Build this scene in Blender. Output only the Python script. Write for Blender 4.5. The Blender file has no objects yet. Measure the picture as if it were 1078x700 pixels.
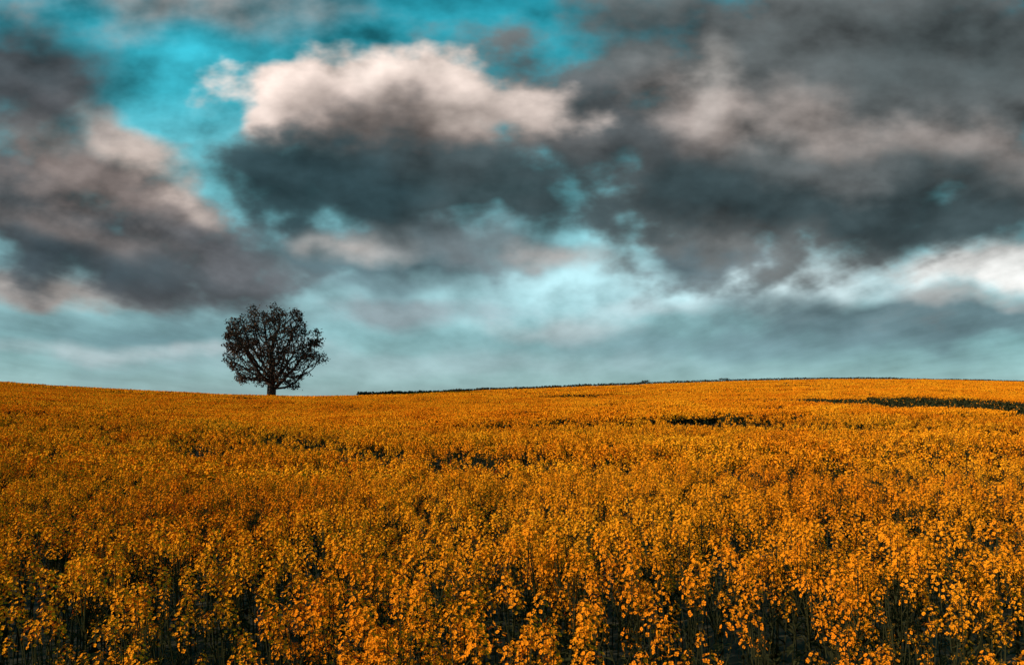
import bpy, math, random
import numpy as np
from mathutils import Vector, Matrix, Euler

rng = np.random.default_rng(7)
random.seed(7)
scene = bpy.context.scene
scene.view_settings.view_transform = 'Standard'
try: scene.view_settings.look = 'None'
except Exception: pass
scene.view_settings.exposure = 0

CAM_Z = 2.35
CROP = 1.35

def lin(c):
    out = []
    for v in c:
        v = v/255.0
        out.append(v/12.92 if v <= 0.04045 else ((v+0.055)/1.055)**2.4)
    return (out[0], out[1], out[2], 1.0)

# ------------------------------------------------------------------ terrain
_us = np.linspace(-1.3, 1.3, 521)
_S = np.interp(_us, [-1.3,-.75,-.61,-.47,-.353,-.225,-.12,.03,.2,.36,.5,.64,.75,1.3],
                    [.040,.0250,.0155,.0085,.0042,.0045,.0085,.0150,.0215,.0272,.0292,.0280,.0250,.018])
_S = np.convolve(np.pad(_S, 12, mode='edge'), np.ones(25)/25, mode='valid')
_ss = np.linspace(-50, 1000, 4201)
_D = np.interp(_ss, [-50,0,5,10,25,50,75,100,115,140,200,400,1000],
                    [1,1,1.12,1.30,1.65,1.55,.85,0,.35,2.5,8,18,22])
_D = np.convolve(np.pad(_D, 16, mode='edge'), np.ones(33)/33, mode='valid')

def sstep(a, b, x):
    t = np.clip((x-a)/(b-a), 0, 1)
    return t*t*(3-2*t)

def ridge(u):
    return 100 + 120*sstep(-.25, .45, u)

def top(x, y):
    """height of the crop canopy relative to the eye"""
    x = np.asarray(x, float); y = np.asarray(y, float)
    u = np.clip(x/np.maximum(y, 12), -1.2, 1.2)
    yr = ridge(u)
    S = np.interp(u, _us, _S)
    s = np.where(y <= 25, y, 25+(y-25)/(yr-25)*75)
    D = np.interp(s, _ss, _D)
    yy = np.maximum(y, 0)
    R = np.where(yy < yr, yy, yr+40*(1-np.exp(-np.maximum(yy-yr, 0)/40)))
    calm = 1-.95*np.exp(-(((x-30)/20)**2+((y-44)/18)**2))
    und = (np.sin(y*.33+x*.10+1.2*np.sin(x*.07))*.17 + np.sin(y*.13-x*.09+2)*.20)
    und = und*sstep(9, 22, y)*(1-sstep(.75, .97, y/yr))*calm
    return S*R - D + und

def ground_z(x, y):
    return top(x, y) + CAM_Z - CROP

def mesh_obj(name, verts, faces, mats=(), midx=None, smooth=False, link=True):
    me = bpy.data.meshes.new(name)
    me.from_pydata([tuple(v) for v in verts], [], [tuple(f) for f in faces])
    for m in mats: me.materials.append(m)
    if midx is not None:
        me.polygons.foreach_set("material_index", np.asarray(midx, dtype=np.int32))
    if smooth:
        me.polygons.foreach_set("use_smooth", np.ones(len(me.polygons), dtype=bool))
    me.update()
    ob = bpy.data.objects.new(name, me)
    if link: scene.collection.objects.link(ob)
    return ob

# ------------------------------------------------------------------ materials
def new_mat(name):
    m = bpy.data.materials.new(name); m.use_nodes = True
    nt = m.node_tree; nt.nodes.clear()
    return m, nt, nt.nodes.new, nt.links.new

def foliage_mat(name, cA, cB, cC=None, patch=0.35):
    m, nt, N, L = new_mat(name)
    out = N('ShaderNodeOutputMaterial')
    geo = N('ShaderNodeNewGeometry')
    n1 = N('ShaderNodeTexNoise'); n1.inputs['Scale'].default_value = patch; n1.inputs['Detail'].default_value = 2
    L(geo.outputs['Position'], n1.inputs['Vector'])
    cr = N('ShaderNodeValToRGB')
    cr.color_ramp.elements[0].position = .33; cr.color_ramp.elements[0].color = (*cA, 1)
    cr.color_ramp.elements[1].position = .68; cr.color_ramp.elements[1].color = (*(cC or cA), 1)
    e = cr.color_ramp.elements.new(.5); e.color = (*cB, 1)
    L(n1.outputs[0], cr.inputs[0])
    d = N('ShaderNodeBsdfDiffuse'); L(cr.outputs[0], d.inputs[0])
    L(d.outputs[0], out.inputs[0])
    return m

petal = foliage_mat('rapeseed_petals', (.90,.335,.012), (.86,.275,.009), (.78,.205,.007), .3)
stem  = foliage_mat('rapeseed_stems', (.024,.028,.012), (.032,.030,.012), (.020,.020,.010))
pods  = foliage_mat('rapeseed_buds', (.34,.15,.010), (.24,.11,.010), (.18,.08,.008))
bark  = foliage_mat('tree_bark', (.035,.027,.024), (.05,.036,.03), (.03,.022,.02), 1.0)
leafm = foliage_mat('tree_leaves', (.055,.034,.026), (.035,.024,.020), (.12,.066,.040), .6)
hedgem= foliage_mat('hedge_leaves', (.035,.035,.025), (.05,.042,.028), (.025,.028,.02), .3)

soil, nt, N, L = new_mat('field_soil')
out = N('ShaderNodeOutputMaterial'); b = N('ShaderNodeBsdfPrincipled'); b.inputs['Roughness'].default_value = .95
geo = N('ShaderNodeNewGeometry'); n1 = N('ShaderNodeTexNoise'); n1.inputs['Scale'].default_value = 1.5; n1.inputs['Detail'].default_value = 6
L(geo.outputs['Position'], n1.inputs['Vector'])
cr = N('ShaderNodeValToRGB'); cr.color_ramp.elements[0].color = (.018,.018,.008,1); cr.color_ramp.elements[1].color = (.05,.038,.016,1)
cr.color_ramp.elements[0].position = .3; cr.color_ramp.elements[1].position = .7
L(n1.outputs[0], cr.inputs[0]); L(cr.outputs[0], b.inputs['Base Color']); L(b.outputs[0], out.inputs[0])

# ------------------------------------------------------------------ ground sheet
gx = np.concatenate([-np.geomspace(160, 5000, 26)[::-1], np.arange(-157.5, 158, 2.5), np.geomspace(160, 5000, 26)])
gy = np.concatenate([-np.geomspace(30, 3000, 18)[::-1], np.arange(-27.5, 300, 2.5), np.geomspace(302, 6000, 28)])
X, Y = np.meshgrid(gx, gy)
Z = ground_z(X, Y)
verts = np.stack([X.ravel(), Y.ravel(), Z.ravel()], 1)
nx, ny = len(gx), len(gy)
ii, jj = np.meshgrid(np.arange(nx-1), np.arange(ny-1))
a = (jj*nx+ii).ravel()
faces = np.stack([a, a+1, a+1+nx, a+nx], 1)
mesh_obj('ground', verts.tolist(), faces.tolist(), [soil], smooth=True)

# ------------------------------------------------------------------ rapeseed patches
def unit(v): return v/np.maximum(np.linalg.norm(v, axis=-1, keepdims=True), 1e-9)

class Acc:
    def __init__(s): s.v=[]; s.f=[]; s.m=[]; s.n=0
    def quads(s, Q, mat):           # Q (N,4,3)
        k = len(Q)
        if k == 0: return
        s.v.append(Q.reshape(-1, 3)); s.f.append(np.arange(k*4).reshape(k, 4)+s.n)
        s.m.append(np.full(k, mat)); s.n += k*4
    def obj(s, name, mats):
        return mesh_obj(name, np.concatenate(s.v).tolist(), np.concatenate(s.f).tolist(), mats, np.concatenate(s.m), link=False)

def rand_dir(n):
    return unit(rng.normal(size=(n, 3)))

def kites(c, nrm, Ln, W, mats_acc, mat, cup=.25, petals=4):
    a0 = unit(np.cross(nrm, rand_dir(len(c)))); b0 = np.cross(nrm, a0)
    for k in range(petals):
        th = k*2*math.pi/petals
        p = math.cos(th)*a0+math.sin(th)*b0
        q = -math.sin(th)*a0+math.cos(th)*b0
        l = Ln[:, None]; w = W[:, None]
        Q = np.stack([c+p*l*.08, c+p*l*.7-q*w*.5+nrm*l*cup, c+p*l+nrm*l*cup*.7, c+p*l*.7+q*w*.5+nrm*l*cup], 1)
        mats_acc.quads(Q, mat)

def diamonds(acc, c, nrm, r, mat):
    a0 = unit(np.cross(nrm, rand_dir(len(c)))); b0 = np.cross(nrm, a0); r = r[:, None]
    acc.quads(np.stack([c-a0*r, c-b0*r, c+a0*r, c+b0*r], 1), mat)

def ribbon(acc, P0, P1, w0, w1, mat):
    d = unit(P1-P0)
    s = unit(np.cross(d, rand_dir(len(P0))))
    t = np.cross(d, s)
    ring0 = []; ring1 = []
    for k in range(3):
        th = k*2.0944
        o = math.cos(th)*s+math.sin(th)*t
        ring0.append(P0+o*w0); ring1.append(P1+o*w1)
    for k in range(3):
        acc.quads(np.stack([ring0[k], ring0[(k+1)%3], ring1[(k+1)%3], ring1[k]], 1), mat)

def near_patch(name, n_plants, per, bloom, rad, hmin=.98, hmax=1.38, K=1.35, nf=16, lod=0):
    A = Acc()
    r = rad*np.sqrt(rng.random(n_plants)); th = rng.random(n_plants)*2*math.pi
    base = np.stack([r*np.cos(th), r*np.sin(th), np.zeros(n_plants)-.03], 1)
    h = rng.uniform(hmin, hmax, n_plants)
    lean = rng.normal(0, .05, (n_plants, 2))
    fork = base.copy(); fork[:, :2] += lean*.6; fork[:, 2] = h*.55
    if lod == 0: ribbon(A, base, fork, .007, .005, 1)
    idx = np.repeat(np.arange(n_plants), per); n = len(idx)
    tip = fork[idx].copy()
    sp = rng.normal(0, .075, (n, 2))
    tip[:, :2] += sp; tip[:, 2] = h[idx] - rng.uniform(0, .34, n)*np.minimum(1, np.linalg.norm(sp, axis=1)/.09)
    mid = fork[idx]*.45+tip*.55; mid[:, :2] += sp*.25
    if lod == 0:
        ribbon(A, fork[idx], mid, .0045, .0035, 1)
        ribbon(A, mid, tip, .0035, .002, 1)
    else:
        s_ = unit(rng.normal(size=(n, 3))*np.array([1, 1, 0]))*.006
        A.quads(np.stack([fork[idx]-s_, fork[idx]+s_, tip+s_*.5, tip-s_*.5], 1), 1)
    axis = unit(tip-mid)
    isb = rng.random(n) < bloom
    T = tip[isb]; AX = axis[isb]; nb = len(T)
    size = rng.uniform(.65, 1.35, nb)*K
    for k in range(nf):
        f = (k+rng.random(nb)*.8)/nf
        ang = k*2.4+rng.random(nb)*.6
        s = unit(np.cross(AX, np.array([1., .2, .1]))); t = np.cross(AX, s)
        o = np.cos(ang)[:, None]*s+np.sin(ang)[:, None]*t
        rr = (.008+.026*np.sqrt(f))*size*rng.uniform(.6, 1.25, nb)
        c = T + o*rr[:, None] - AX*(f*.078*size)[:, None] + AX*.01
        nr = unit(o*(.35+.6*f)[:, None]+AX*(1.0-.6*f)[:, None]+rng.normal(0, .42, (nb, 3)))
        if lod == 0:
            kites(c, nr, rng.uniform(.0095, .0135, nb)*np.sqrt(size)*.92, rng.uniform(.0105, .0135, nb)*np.sqrt(size)*.92, A, 0, .38)
        else:
            diamonds(A, c, nr, rng.uniform(.013, .019, nb)*size, 0)
    if lod == 0:
        for k in range(3):
            c = tip+axis*.018+rng.normal(0, .006, (n, 3))
            kites(c, unit(axis+rng.normal(0, .5, (n, 3))), np.full(n, .008), np.full(n, .008), A, 2, .6, 2)
        for k in range(5):
            f = rng.uniform(.10, .30, n)[:, None]
            p0 = tip-axis*f
            o = unit(rng.normal(size=(n, 3))*np.array([1, 1, .2])+np.array([0, 0, .55]))
            p1 = p0+o*rng.uniform(.03, .06, n)[:, None]
            w = unit(np.cross(o, rand_dir(n)))*.0022
            A.quads(np.stack([p0-w, p0+w, p1+w*.6, p1-w*.6], 1), 1)
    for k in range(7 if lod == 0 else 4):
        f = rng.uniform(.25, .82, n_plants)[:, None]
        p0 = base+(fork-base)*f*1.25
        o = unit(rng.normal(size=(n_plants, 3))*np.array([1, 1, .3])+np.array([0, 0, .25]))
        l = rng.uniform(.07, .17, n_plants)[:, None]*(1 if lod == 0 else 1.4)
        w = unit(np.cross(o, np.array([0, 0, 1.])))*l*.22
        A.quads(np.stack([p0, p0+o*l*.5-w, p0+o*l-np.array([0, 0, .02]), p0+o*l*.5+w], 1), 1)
    return A.obj(name, [petal, stem, pods])

def far_patch(name, n, bloom, rad, h0=1.02, h1=1.38, q=6, r0=.024, r1=.036, sp=.026, green=1):
    A = Acc()
    r = rad*np.sqrt(rng.random(n)); th = rng.random(n)*2*math.pi
    h = rng.uniform(h0, h1, n)
    c = np.stack([r*np.cos(th), r*np.sin(th), h], 1)
    isb = rng.random(n) < bloom
    cb = c[isb]; nb = len(cb)
    for k in range(q):
        cc = cb+rng.normal(0, sp, (nb, 3))
        diamonds(A, cc, unit(rng.normal(size=(nb, 3))+np.array([0, 0, .6])), rng.uniform(r0, r1, nb), 0)
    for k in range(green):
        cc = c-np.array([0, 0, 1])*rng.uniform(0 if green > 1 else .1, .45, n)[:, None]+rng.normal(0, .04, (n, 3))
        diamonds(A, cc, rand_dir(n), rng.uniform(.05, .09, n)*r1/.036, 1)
    return A.obj(name, [petal, stem, pods])

near = [near_patch('rapeseed_clump_%d' % i, 17, 5, .92, .70, K=1.5, nf=22) for i in range(5)]
near += [near_patch('rapeseed_sparse_clump_%d' % i, 15, 5, .40, .70, .82, 1.28, K=1.4, nf=20) for i in range(3)]
near += [near_patch('rapeseed_wheeling_clump_%d' % i, 17, 5, .07, .70, .75, 1.10) for i in range(2)]
mid_ = [near_patch('rapeseed_stand_%d' % i, 40, 5, .95, 1.0, nf=9, lod=1) for i in range(5)]
mid_ += [near_patch('rapeseed_sparse_stand_%d' % i, 34, 5, .40, 1.0, .85, 1.28, nf=9, lod=1) for i in range(3)]
mid_ += [near_patch('rapeseed_wheeling_stand_%d' % i, 34, 5, .14, 1.0, .80, 1.14, nf=9, lod=1) for i in range(2)]
far = [far_patch('rapeseed_block_%d' % i, 1000, .97, 2.05) for i in range(5)]
far += [far_patch('rapeseed_shade_block_%d' % i, 1100, .02, 2.05, .9, 1.28, green=3) for i in range(3)]  # almost flowerless, dark tops stand in for shade in the hollow
vfar = [far_patch('rapeseed_far_block_%d' % i, 2600, .98, 4.1, q=3, r0=.045, r1=.07, sp=.04) for i in range(4)]
ALL = near+mid_+far+vfar
OFF = {'near': 0, 'mid': 10, 'far': 20, 'vfar': 28}

def vnoise(x, y, sc, seed):
    r = np.random.default_rng(seed); G = r.random((64, 64))
    fx = x*sc+1000.5; fy = y*sc+1000.5
    ix = np.floor(fx).astype(int); iy = np.floor(fy).astype(int)
    tx = fx-ix; ty = fy-iy; tx = tx*tx*(3-2*tx); ty = ty*ty*(3-2*ty)
    g = lambda a, b: G[a % 64, b % 64]
    return (g(ix, iy)*(1-tx)+g(ix+1, iy)*tx)*(1-ty)+(g(ix, iy+1)*(1-tx)+g(ix+1, iy+1)*tx)*ty

def seg_dist(x, y, pts):
    d = np.full(x.shape, 1e9)
    for (x0, y0), (x1, y1) in zip(pts[:-1], pts[1:]):
        vx, vy = x1-x0, y1-y0
        t = np.clip(((x-x0)*vx+(y-y0)*vy)/(vx*vx+vy*vy), 0, 1)
        d = np.minimum(d, np.hypot(x-x0-t*vx, y-y0-t*vy))
    return d

wheelings = [
    [(-13, 31), (-7, 25.5), (-1.6, 20), (1.8, 15.5), (4.2, 12), (6.0, 9.5)],
    [(5.4, 24), (9.3, 18.5), (11.8, 15.3), (14, 13)],
    [(5.8, 13), (8.4, 11), (11, 9)],
    [(9, 34), (12, 31), (17, 27.5), (24, 24)],
]

def instancer(name, pts, rots, scl, idx, objs):
    me = bpy.data.meshes.new(name); me.from_pydata([tuple(p) for p in pts], [], []); n = len(pts)
    at = me.attributes.new('rot', 'FLOAT_VECTOR', 'POINT'); at.data.foreach_set('vector', np.asarray(rots, dtype=np.float32).ravel())
    at = me.attributes.new('scl', 'FLOAT_VECTOR', 'POINT'); at.data.foreach_set('vector', np.asarray(scl, dtype=np.float32).ravel())
    at = me.attributes.new('idx', 'INT', 'POINT'); at.data.foreach_set('value', np.asarray(idx, dtype=np.int32))
    ob = bpy.data.objects.new(name, me); scene.collection.objects.link(ob)
    ng = bpy.data.node_groups.new(name+'_scatter', 'GeometryNodeTree')
    ng.interface.new_socket('Geometry', in_out='INPUT', socket_type='NodeSocketGeometry')
    ng.interface.new_socket('Geometry', in_out='OUTPUT', socket_type='NodeSocketGeometry')
    gi = ng.nodes.new('NodeGroupInput'); go = ng.nodes.new('NodeGroupOutput')
    jn = ng.nodes.new('GeometryNodeJoinGeometry')
    for o in reversed(objs):
        oi = ng.nodes.new('GeometryNodeObjectInfo'); oi.inputs['Object'].default_value = o
        oi.inputs['As Instance'].default_value = True
        ng.links.new(oi.outputs['Geometry'], jn.inputs[0])
    def attr(nm, ty):
        a = ng.nodes.new('GeometryNodeInputNamedAttribute'); a.data_type = ty; a.inputs['Name'].default_value = nm
        return [o for o in a.outputs if o.enabled and o.name == 'Attribute'][0]
    iop = ng.nodes.new('GeometryNodeInstanceOnPoints')
    ng.links.new(gi.outputs[0], iop.inputs['Points'])
    ng.links.new(jn.outputs[0], iop.inputs['Instance'])
    iop.inputs['Pick Instance'].default_value = True
    ng.links.new(attr('idx', 'INT'), iop.inputs['Instance Index'])
    e2r = ng.nodes.new('FunctionNodeEulerToRotation')
    ng.links.new(attr('rot', 'FLOAT_VECTOR'), e2r.inputs[0])
    ng.links.new(e2r.outputs[0], iop.inputs['Rotation'])
    ng.links.new(attr('scl', 'FLOAT_VECTOR'), iop.inputs['Scale'])
    ng.links.new(iop.outputs[0], go.inputs[0])
    md = ob.modifiers.new('scatter', 'NODES'); md.node_group = ng
    return ob

P = []; R = []; SC = []; IX = []
def place(step, y0, y1, jitter, kind):
    ys = np.arange(y0, min(y1, 275), step)
    xs = np.arange(-260, 260, step)
    x, y = np.meshgrid(xs, ys); x = x.ravel(); y = y.ravel()
    x = x+rng.uniform(-jitter, jitter, len(x)); y = y+rng.uniform(-jitter, jitter, len(y))
    lim = ridge(np.clip(x/np.maximum(y, 12), -1.2, 1.2))*1.14
    k = (np.abs(x) < np.abs(y)*.88+9) & (y < lim)
    x = x[k]; y = y[k]
    e = 1.0
    z = ground_z(x, y)
    sx = (ground_z(x+e, y)-ground_z(x-e, y))/(2*e); sy = (ground_z(x, y+e)-ground_z(x, y-e))/(2*e)
    n1 = vnoise(x, y, .35, 1); n2 = vnoise(x, y, .12, 2); n3 = vnoise(x, y, .9, 4)
    wd = np.min([seg_dist(x, y, w) for w in wheelings], axis=0)
    hol = ((x-38)/19)**2+((y-51)/13)**2 + (n2-.5)*.9 + (n1-.5)*.6  # shaded hollow: its shade is put in as dark flowerless blocks
    hol2 = ((x-17)/9)**2+((y-43)/3)**2 + (n2-.5)*1.0  # left tail of the same put-in shade
    o = OFF[kind]
    for i in range(len(x)):
        yaw = rng.random()*6.2832
        nrm = Vector((-sx[i], -sy[i], 1)).normalized()
        q = Vector((0, 0, 1)).rotation_difference(nrm)
        m = q.to_matrix() @ Matrix.Rotation(yaw, 3, 'Z')
        P.append((x[i], y[i], z[i])); R.append(tuple(m.to_euler('XYZ')))
        SC.append((1, 1, .91+.14*n1[i]+.08*n3[i]))
        if kind in ('near', 'mid'):
            ps = .08 + .52*(1-float(sstep(2.3, 6.5, y[i]))) + (.36 if n1[i] < .30 else 0)  # more sparse clumps close to the eye, put in to darken the foreground
            ex = .35 if kind == 'mid' else .1
            if wd[i] < (.2+ex+.034*y[i])*(.55+.6*n3[i]): IX.append(o+8+rng.integers(2))
            elif rng.random() < ps: IX.append(o+5+rng.integers(3))
            else: IX.append(o+int(rng.integers(5)))
        elif kind == 'far':
            if (hol[i] < 1 and rng.random() < .90) or (hol2[i] < 1 and rng.random() < .6): IX.append(o+5+rng.integers(3))
            else: IX.append(o+int(rng.integers(5)))
        else:
            IX.append(o+int(rng.integers(4)))
place(1.0, -5, 13.2, .3, 'near')
place(1.45, 14, 35, .4, 'mid')
place(3.0, 37, 91, .8, 'far')
place(6.0, 95, 275, 1.2, 'vfar')
instancer('rapeseed_crop', P, R, SC, [int(i) for i in IX], ALL)

# ------------------------------------------------------------------ tree (space colonisation)
def build_tree(loc, height=16.2, halfw=8.3):
    r = np.random.default_rng(33)
    cz = 8.3; rz = height-cz; rx = halfw
    att = []
    for k in range(125):
        d = r.normal(size=3); d /= np.linalg.norm(d)
        if d[2] < -.9: continue
        f = r.uniform(.66, .97)
        c = d*f*np.array([rx, rx*.95, rz if d[2] > 0 else 6.8])*.95+np.array([0, 0, cz])
        rr = r.uniform(.7, 1.45)
        p = unit(r.normal(size=(38, 3)))*(r.random((38, 1))**(1/2.2))*rr*np.array([1, 1, .8])+c
        att.append(p)
    p = unit(r.normal(size=(900, 3)))*(r.random((900, 1))**(1/3))*np.array([rx, rx, rz])*.8+np.array([0, 0, cz])
    att.append(p[p[:, 2] > 3.4])
    att = np.concatenate(att); att = att[att[:, 2] > 2.0]
    step = .30; kill = .46
    nodes = [np.array([0.02*math.sin(i), .02*math.cos(i*1.3), i*step]) for i in range(11)]
    parent = [-1]+list(range(10))
    N0 = np.array(nodes)
    d = np.linalg.norm(att[:, None]-N0[None], axis=2)
    near_i = d.argmin(1); near_d = d.min(1)
    for it in range(150):
        if len(att) == 0: break
        acc = {}
        dirs = unit(att-np.array(nodes)[near_i])
        for i, dd in zip(near_i, dirs):
            if i in acc: acc[i] += dd
            else: acc[i] = dd.copy()
        new = []; newp = []
        for i, v in acc.items():
            v = v/max(np.linalg.norm(v), 1e-6)+r.normal(0, .18, 3)
            if parent[i] >= 0:
                pd = nodes[i]-nodes[parent[i]]; v = v+.35*pd/np.linalg.norm(pd)
            v /= np.linalg.norm(v)
            new.append(nodes[i]+v*step); newp.append(i)
        base = len(nodes)
        nodes += new; parent += newp
        NN = np.array(new)
        d = np.linalg.norm(att[:, None]-NN[None], axis=2)
        md = d.min(1); mi = d.argmin(1)+base
        up = md < near_d
        near_i = np.where(up, mi, near_i); near_d = np.where(up, md, near_d)
        keep = near_d > kill
        att = att[keep]; near_i = near_i[keep]; near_d = near_d[keep]
        if len(nodes) > 14000: break
    n = len(nodes); nodes = np.array(nodes)
    rad = np.zeros(n); kids = [0]*n
    ex = 2.3
    for i in range(n-1, 0, -1):
        if rad[i] == 0: rad[i] = .022**ex
        rad[parent[i]] += rad[i]; kids[parent[i]] += 1
    rad = rad**(1/ex)
    rad *= .66/rad[0]
    rad = np.maximum(rad, .022)
    rad[0] *= 1.5; rad[1] *= 1.2
    V = []; F = []; M = []
    for i in range(1, n):
        p = parent[i]; a = nodes[p]; b = nodes[i]
        ra = min(rad[p], rad[i]*1.25) if i > 9 else rad[p]; rb = rad[i]
        dd = unit(b-a); s = unit(np.cross(dd, [.31, .9, .2])); t = np.cross(dd, s)
        k = 10 if rb > .15 else (6 if rb > .06 else 3)
        st = len(V)
        for (c, rr) in ((a-dd*rb*.3, ra), (b, rb)):
            for j in range(k):
                th = 6.28318*j/k
                V.append(c+(math.cos(th)*s+math.sin(th)*t)*rr)
        for j in range(k):
            F.append((st+j, st+(j+1) % k, st+k+(j+1) % k, st+k+j)); M.append(0)
    # leaves around twigs
    tw = [i for i in range(11, n) if kids[i] == 0 or rad[i] < .05]
    dens = vnoise(nodes[:, 0]*1.0+nodes[:, 2]*.37, nodes[:, 2]+nodes[:, 1]*.5, .7, 9)
    for i in tw:
        m = (10 if kids[i] == 0 else 4)
        m = int(m*(.55+1.1*dens[i])+r.random())
        for _ in range(m):
            c = nodes[i]+r.normal(0, .22, 3)
            u_ = unit(r.normal(size=3)); v_ = unit(np.cross(u_, r.normal(size=3)))
            l = r.uniform(.08, .19); w = l*.65
            st = len(V)
            V += [c-u_*l, c-v_*w, c+u_*l, c+v_*w]
            F.append((st, st+1, st+2, st+3)); M.append(1)
    ob = mesh_obj('oak_tree', [tuple(v) for v in V], F, [bark, leafm], M)
    ob.location = loc
    return ob
tx, ty = -37.0, 105.0
build_tree((tx, ty, float(ground_z(tx, ty))-.1))

# ------------------------------------------------------------------ hedgerow along the skyline
def hedge():
    us = np.linspace(-.225, .80, 2100)
    V = []; F = []
    r = np.random.default_rng(5)
    for k, u in enumerate(us):
        y = ridge(u)*1.05+1; x = u*y
        gz = float(ground_z(x, y))
        hh = 1.9+.06*math.sin(k*.021)+.05*math.sin(k*.067+1)+.25*float(sstep(-.1, .3, u))-.30*float(sstep(.5, .62, u))
        if abs(u-.195) < .005 or abs(u-.31) < .006: hh += .5
        for _ in range(14):
            hz = hh*r.random()**.7
            c = np.array([x+r.normal(0, .15), y+r.normal(0, .35), gz+hz+r.normal(0, .05)])
            a = unit(r.normal(size=3)); b = unit(np.cross(a, r.normal(size=3)))
            l = r.uniform(.12, .26); st = len(V)
            V += [c-a*l, c-b*l*.7, c+a*l, c+b*l*.7]; F.append((st, st+1, st+2, st+3))
    mesh_obj('hedgerow', [tuple(v) for v in V], F, [hedgem])
hedge()

# ------------------------------------------------------------------ sun
sun_dir = Vector((-.80, -.33, .36)).normalized()      # towards the sun
sd = bpy.data.lights.new('sun', 'SUN'); sd.energy = 5.0; sd.angle = math.radians(.6); sd.color = (1.0, .87, .66)
so = bpy.data.objects.new('sun', sd); scene.collection.objects.link(so)
so.rotation_euler = sun_dir.to_track_quat('Z', 'Y').to_euler()

# ------------------------------------------------------------------ sky
W = bpy.data.worlds.new('World'); scene.world = W; W.name = 'sky'; W.use_nodes = True
try:
    W.cycles.sampling_method = 'MANUAL'; W.cycles.sample_map_resolution = 256
except Exception as ex: print(ex)
nt = W.node_tree; nt.nodes.clear(); N = nt.nodes.new; L = nt.links.new
wout = N('ShaderNodeOutputWorld'); bg = N('ShaderNodeBackground'); bg.inputs[1].default_value = .1
L(bg.outputs[0], wout.inputs[0])
tc = N('ShaderNodeTexCoord'); sep = N('ShaderNodeSeparateXYZ'); L(tc.outputs['Generated'], sep.inputs[0])
def math_(op, a, b=None, c=None, clamp=False):
    m = N('ShaderNodeMath'); m.operation = op; m.use_clamp = clamp
    for i, v in enumerate((a, b, c)):
        if v is None: continue
        if isinstance(v, (int, float)): m.inputs[i].default_value = v
        else: L(v, m.inputs[i])
    return m.outputs[0]
def vmad(vec, mul, add):
    m = N('ShaderNodeVectorMath'); m.operation = 'MULTIPLY_ADD'
    L(vec, m.inputs[0])
    for k, w in ((1, mul), (2, add)):
        if isinstance(w, tuple): m.inputs[k].default_value = w
        else: L(w, m.inputs[k])
    return m.outputs[0]
dx, dy, dz = sep.outputs
den = math_('MAXIMUM', dy, .2)
u = math_('DIVIDE', dx, den); v = math_('DIVIDE', dz, den)
def comb(a, b, c=0.0):
    m = N('ShaderNodeCombineXYZ')
    for i, w in enumerate((a, b, c)):
        if isinstance(w, (int, float)): m.inputs[i].default_value = w
        else: L(w, m.inputs[i])
    return m.outputs[0]
uv = comb(u, v)
def noise(vec, scale, detail=4, rough=.5, sc=(1, 1, 1), loc=(0, 0, 0), col=False):
    n = N('ShaderNodeTexNoise'); n.inputs['Scale'].default_value = scale; n.inputs['Detail'].default_value = detail; n.inputs['Roughness'].default_value = rough
    n.noise_dimensions = '2D'
    L(vmad(vec, sc, loc), n.inputs['Vector'])
    return n.outputs[1] if col else n.outputs[0]
# cloud-plane coordinates: a flat layer overhead, drawn out along the wind (+Y)
zz = math_('ADD', math_('MAXIMUM', dz, 0.0), .10)
plane = comb(math_('DIVIDE', dx, zz), math_('MULTIPLY', math_('DIVIDE', dy, zz), .35))
wcol = noise(uv, 5.5, 3, .5, (1, 1.35, 1), (3.1, 1.7, 0), True)
ws = vmad(wcol, (.13, .10, 0), (-.065, -.05, 0))
hi = math_('ADD', math_('MULTIPLY', v, 2.6, clamp=True), .30, clamp=True)
wf = N('ShaderNodeVectorMath'); wf.operation = 'SCALE'; L(ws, wf.inputs[0]); L(hi, wf.inputs['Scale'])
wa = N('ShaderNodeVectorMath'); wa.operation = 'ADD'; L(uv, wa.inputs[0]); L(wf.outputs[0], wa.inputs[1])
wuv = wa.outputs[0]
ROT = {0: wuv}
ws_ = N('ShaderNodeSeparateXYZ'); L(wuv, ws_.inputs[0])
for ang in (-5, -12, -25, -38):
    c_, s_ = math.cos(math.radians(ang)), math.sin(math.radians(ang))
    ux = math_('MULTIPLY_ADD', ws_.outputs[0], c_, math_('MULTIPLY', ws_.outputs[1], s_))
    vx = math_('MULTIPLY_ADD', ws_.outputs[1], c_, math_('MULTIPLY', ws_.outputs[0], -s_))
    ROT[ang] = comb(ux, vx)
low = math_('SUBTRACT', 1.0, math_('MULTIPLY', v, 4.0), clamp=True)
upf = math_('SUBTRACT', 1.0, math_('MULTIPLY', low, .75))
streak = noise(plane, 1.6, 4, .5, (1, 1, 1), (5, 2, 0))
puff = noise(uv, 9.0, 4, .5, (1, 1.6, 1), (1, 8, 0))
puff2 = noise(uv, 9.0, 4, .5, (1, 1.6, 1), (1-.02, 8+.06, 0))
relief = math_('SUBTRACT', puff, puff2)
nsum = math_('ADD', math_('MULTIPLY', math_('MULTIPLY', math_('SUBTRACT', streak, .5), .8), upf), math_('SUBTRACT', puff, .5))
n_one = math_('ADD', nsum, 1.0)
SOFT = {s: math_('SUBTRACT', n_one, s) for s in (.45, .6, .8, 1.0)}

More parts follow.
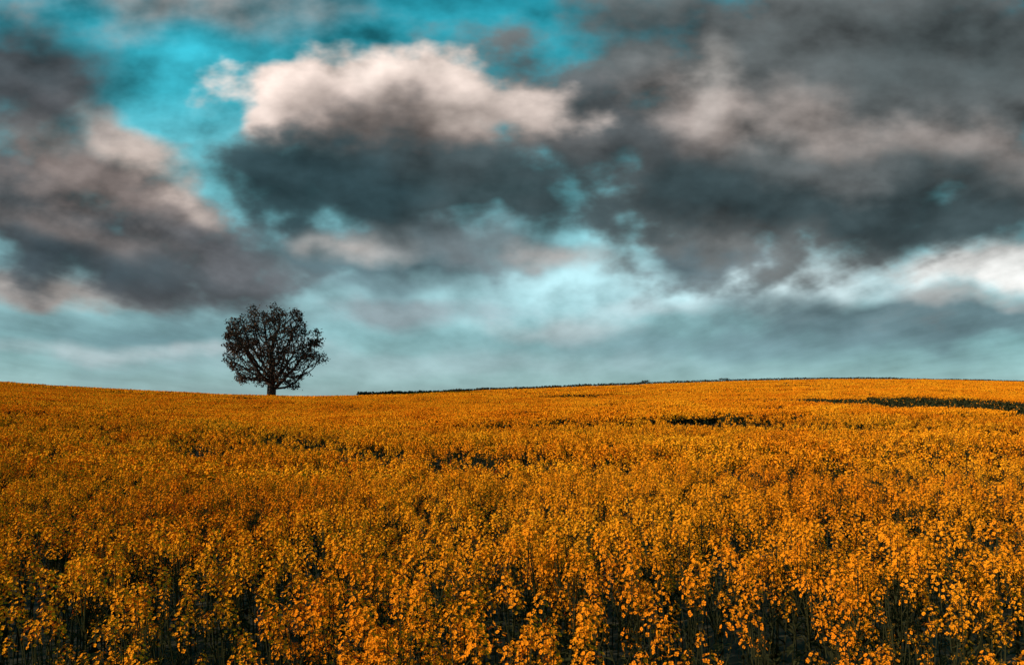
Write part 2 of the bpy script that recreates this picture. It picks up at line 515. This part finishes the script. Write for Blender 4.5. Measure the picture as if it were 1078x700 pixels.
sky = N('ShaderNodeTexSky'); sky.sky_type = 'NISHITA'; sky.sun_disc = False
sky.sun_elevation = math.asin(sun_dir.z); sky.sun_rotation = math.atan2(sun_dir.x, sun_dir.y)
tint = N('ShaderNodeMix'); tint.data_type = 'RGBA'; tint.blend_type = 'MULTIPLY'; tint.inputs[0].default_value = 1
L(sky.outputs[0], tint.inputs[6]); tint.inputs[7].default_value = (.16, .9, .8, 1)
ramp = N('ShaderNodeValToRGB'); rr = ramp.color_ramp
stops = [(0, (152,176,178)), (.09, (142,181,187)), (.17, (174,217,224)), (.30, (130,211,222)), (.45, (60,174,191)), (.62, (28,136,154))]
rr.elements[0].position = 0; rr.elements[0].color = lin(stops[0][1])
rr.elements[1].position = stops[-1][0]; rr.elements[1].color = lin(stops[-1][1])
for p_, c_ in stops[1:-1]:
    e = rr.elements.new(p_); e.color = lin(c_)
L(v, ramp.inputs[0])
r10 = N('ShaderNodeMix'); r10.data_type = 'RGBA'; r10.blend_type = 'MULTIPLY'; r10.inputs[0].default_value = 1
L(ramp.outputs[0], r10.inputs[6]); r10.inputs[7].default_value = (10, 10, 10, 1)
base = N('ShaderNodeMix'); base.data_type = 'RGBA'; base.inputs[0].default_value = .88
L(tint.outputs[2], base.inputs[6]); L(r10.outputs[2], base.inputs[7])
cur = base.outputs[2]

# (u, v, ru, rv, rot, colour, opacity, softness)   hundredths of tangent units in the sky
clouds = [
 (43,17,36,7,0,(208,231,235),.95,.8), (11,18,26,9,0,(180,222,229),.85,.9), (72,19.5,18,6,5,(236,236,233),.97,.7),
 (-41,29,16,14,-40,(128,213,225),.6,1),
 (29,7.5,60,5,0,(120,153,160),.6,1), (-54,10,38,8,0,(92,121,129),.75,1), (-10,5,60,3,0,(156,178,182),.5,1),
 (-17,13,22,4,0,(134,146,152),.85,.8), (-20,17,24,3.5,2,(102,127,135),.8,.8), (8,10,18,3,5,(180,193,196),.7,1), (-61,7,26,2.5,0,(168,184,187),.75,1),
 (-40,8,18,2,3,(180,194,197),.6,1), (22,13,16,2.5,3,(196,215,220),.6,1),
 (57,12,40,5.5,0,(90,113,120),.92,.7), (36,8,34,3,4,(110,140,147),.6,.9), (66,15,14,2,-4,(180,181,179),.7,1),
 (-69,16,26,4,-3,(172,160,154),.9,.8), (-52,15,18,3,-3,(110,122,128),.8,.8),
 (-61,25,42,15,-12,(78,82,86),.98,.6), (-63,34,30,9,-25,(124,113,109),.85,.8), (-56,37,20,5,-35,(200,185,176),.9,1),
 (-60,24,26,4,-12,(120,111,108),.65,1), (-68,20,32,5,-5,(56,70,77),.85,1), (-40,21,22,5.5,-10,(98,102,107),.9,.8),
 (-74,48,22,12,-10,(70,73,77),.97,.8), (-49,59,34,8,-5,(134,130,128),.9,1),
 (-19,22,24,7,-3,(86,108,115),.95,.7), (-23,23,12,4,-5,(170,164,160),.8,1), (-2,22.5,22,6,-4,(108,119,124),.9,.8), (6,21.5,11,3.5,0,(180,173,169),.7,1),
 (29,20.5,15,6,0,(94,112,120),.95,.6), (32,22.5,8,3,-10,(168,169,167),.7,1),
 (42,42,60,29,0,(94,99,100),.99,.45), (12,40,22,14,-10,(82,88,91),.97,.6),
 (-17,43,29,8,-3,(228,211,201),.97,.4), (-33,44,11,7,0,(232,214,204),.97,.4), (3,42.5,15,6.5,-6,(196,182,174),.95,.6),
 (-14,38,36,8,-6,(122,112,108),.92,.8), (-8,31.5,44,10,-3,(58,72,76),.97,.6), (-29,32,20,8.5,-15,(44,65,71),.9,.8),
 (26,42,15,8,-25,(162,150,144),.75,1), (29,47,5,9,-20,(176,171,166),.55,1), (42,41,20,6,-5,(148,138,133),.75,1),
 (66,37,24,5,-5,(142,134,130),.8,1), (54,28.5,50,9,-5,(52,67,71),.93,.8), (20,55,22,10,0,(84,92,94),.85,.9), (64,52,34,9,0,(70,80,82),.85,1),
 (47,33,16,4,-5,(110,111,111),.5,1),
]
for (cu, cv, ru, rv, rot, col, op, soft) in clouds:
    ang = min(ROT, key=lambda a_: abs(a_-rot)); sf = min(SOFT, key=lambda a_: abs(a_-soft))
    c_, s_ = math.cos(math.radians(ang)), math.sin(math.radians(ang))
    cu, cv, ru, rv = cu/100, cv/100, ru/100, rv/100
    cx = c_*cu+s_*cv; cy = -s_*cu+c_*cv
    ln = N('ShaderNodeVectorMath'); ln.operation = 'LENGTH'
    L(vmad(ROT[ang], (1/ru, 1/rv, 0), (-cx/ru, -cy/rv, 0)), ln.inputs[0])
    mr = N('ShaderNodeMapRange'); mr.interpolation_type = 'SMOOTHSTEP'
    L(ln.outputs['Value'], mr.inputs[0])
    # full inside (1+n-soft), gone at (1+n)
    L(SOFT[sf], mr.inputs[1]); L(n_one, mr.inputs[2])
    mr.inputs[3].default_value = op; mr.inputs[4].default_value = 0
    mx = N('ShaderNodeMix'); mx.data_type = 'RGBA'; L(mr.outputs[0], mx.inputs[0]); L(cur, mx.inputs[6])
    c = lin(col); mx.inputs[7].default_value = (c[0]*10, c[1]*10, c[2]*10, 1)
    cur = mx.outputs[2]
# streaky luminance variation above, soft heaps low down, puffy relief lit from above
band = math_('MULTIPLY', math_('SUBTRACT', noise(uv, 4.5, 4, .55, (1, 3.2, 1), (2, 3, 0)), .5), math_('ADD', math_('MULTIPLY', low, .45), .1))
pl = math_('MULTIPLY', math_('SUBTRACT', noise(plane, 2.6, 4, .55, (1, 1, 1), (9, 4, 0)), .5), math_('MULTIPLY', upf, .85))
sh = math_('ADD', pl, 1.08)
sh = math_('ADD', sh, band)
sh = math_('ADD', sh, math_('MULTIPLY', math_('MULTIPLY', relief, 1.6), hi))
sh = math_('MAXIMUM', sh, .35)
fin = N('ShaderNodeVectorMath'); fin.operation = 'SCALE'; L(cur, fin.inputs[0]); L(sh, fin.inputs['Scale'])
L(fin.outputs[0], bg.inputs[0])

# ------------------------------------------------------------------ camera
cd = bpy.data.cameras.new('camera'); cam = bpy.data.objects.new('camera', cd); scene.collection.objects.link(cam)
cam.location = (0, 0, CAM_Z); cam.rotation_euler = (math.radians(90), 0, 0)
cd.sensor_width = 36; cd.lens = 24; cd.shift_y = 70/1078
cd.clip_start = .05; cd.clip_end = 20000
scene.camera = cam
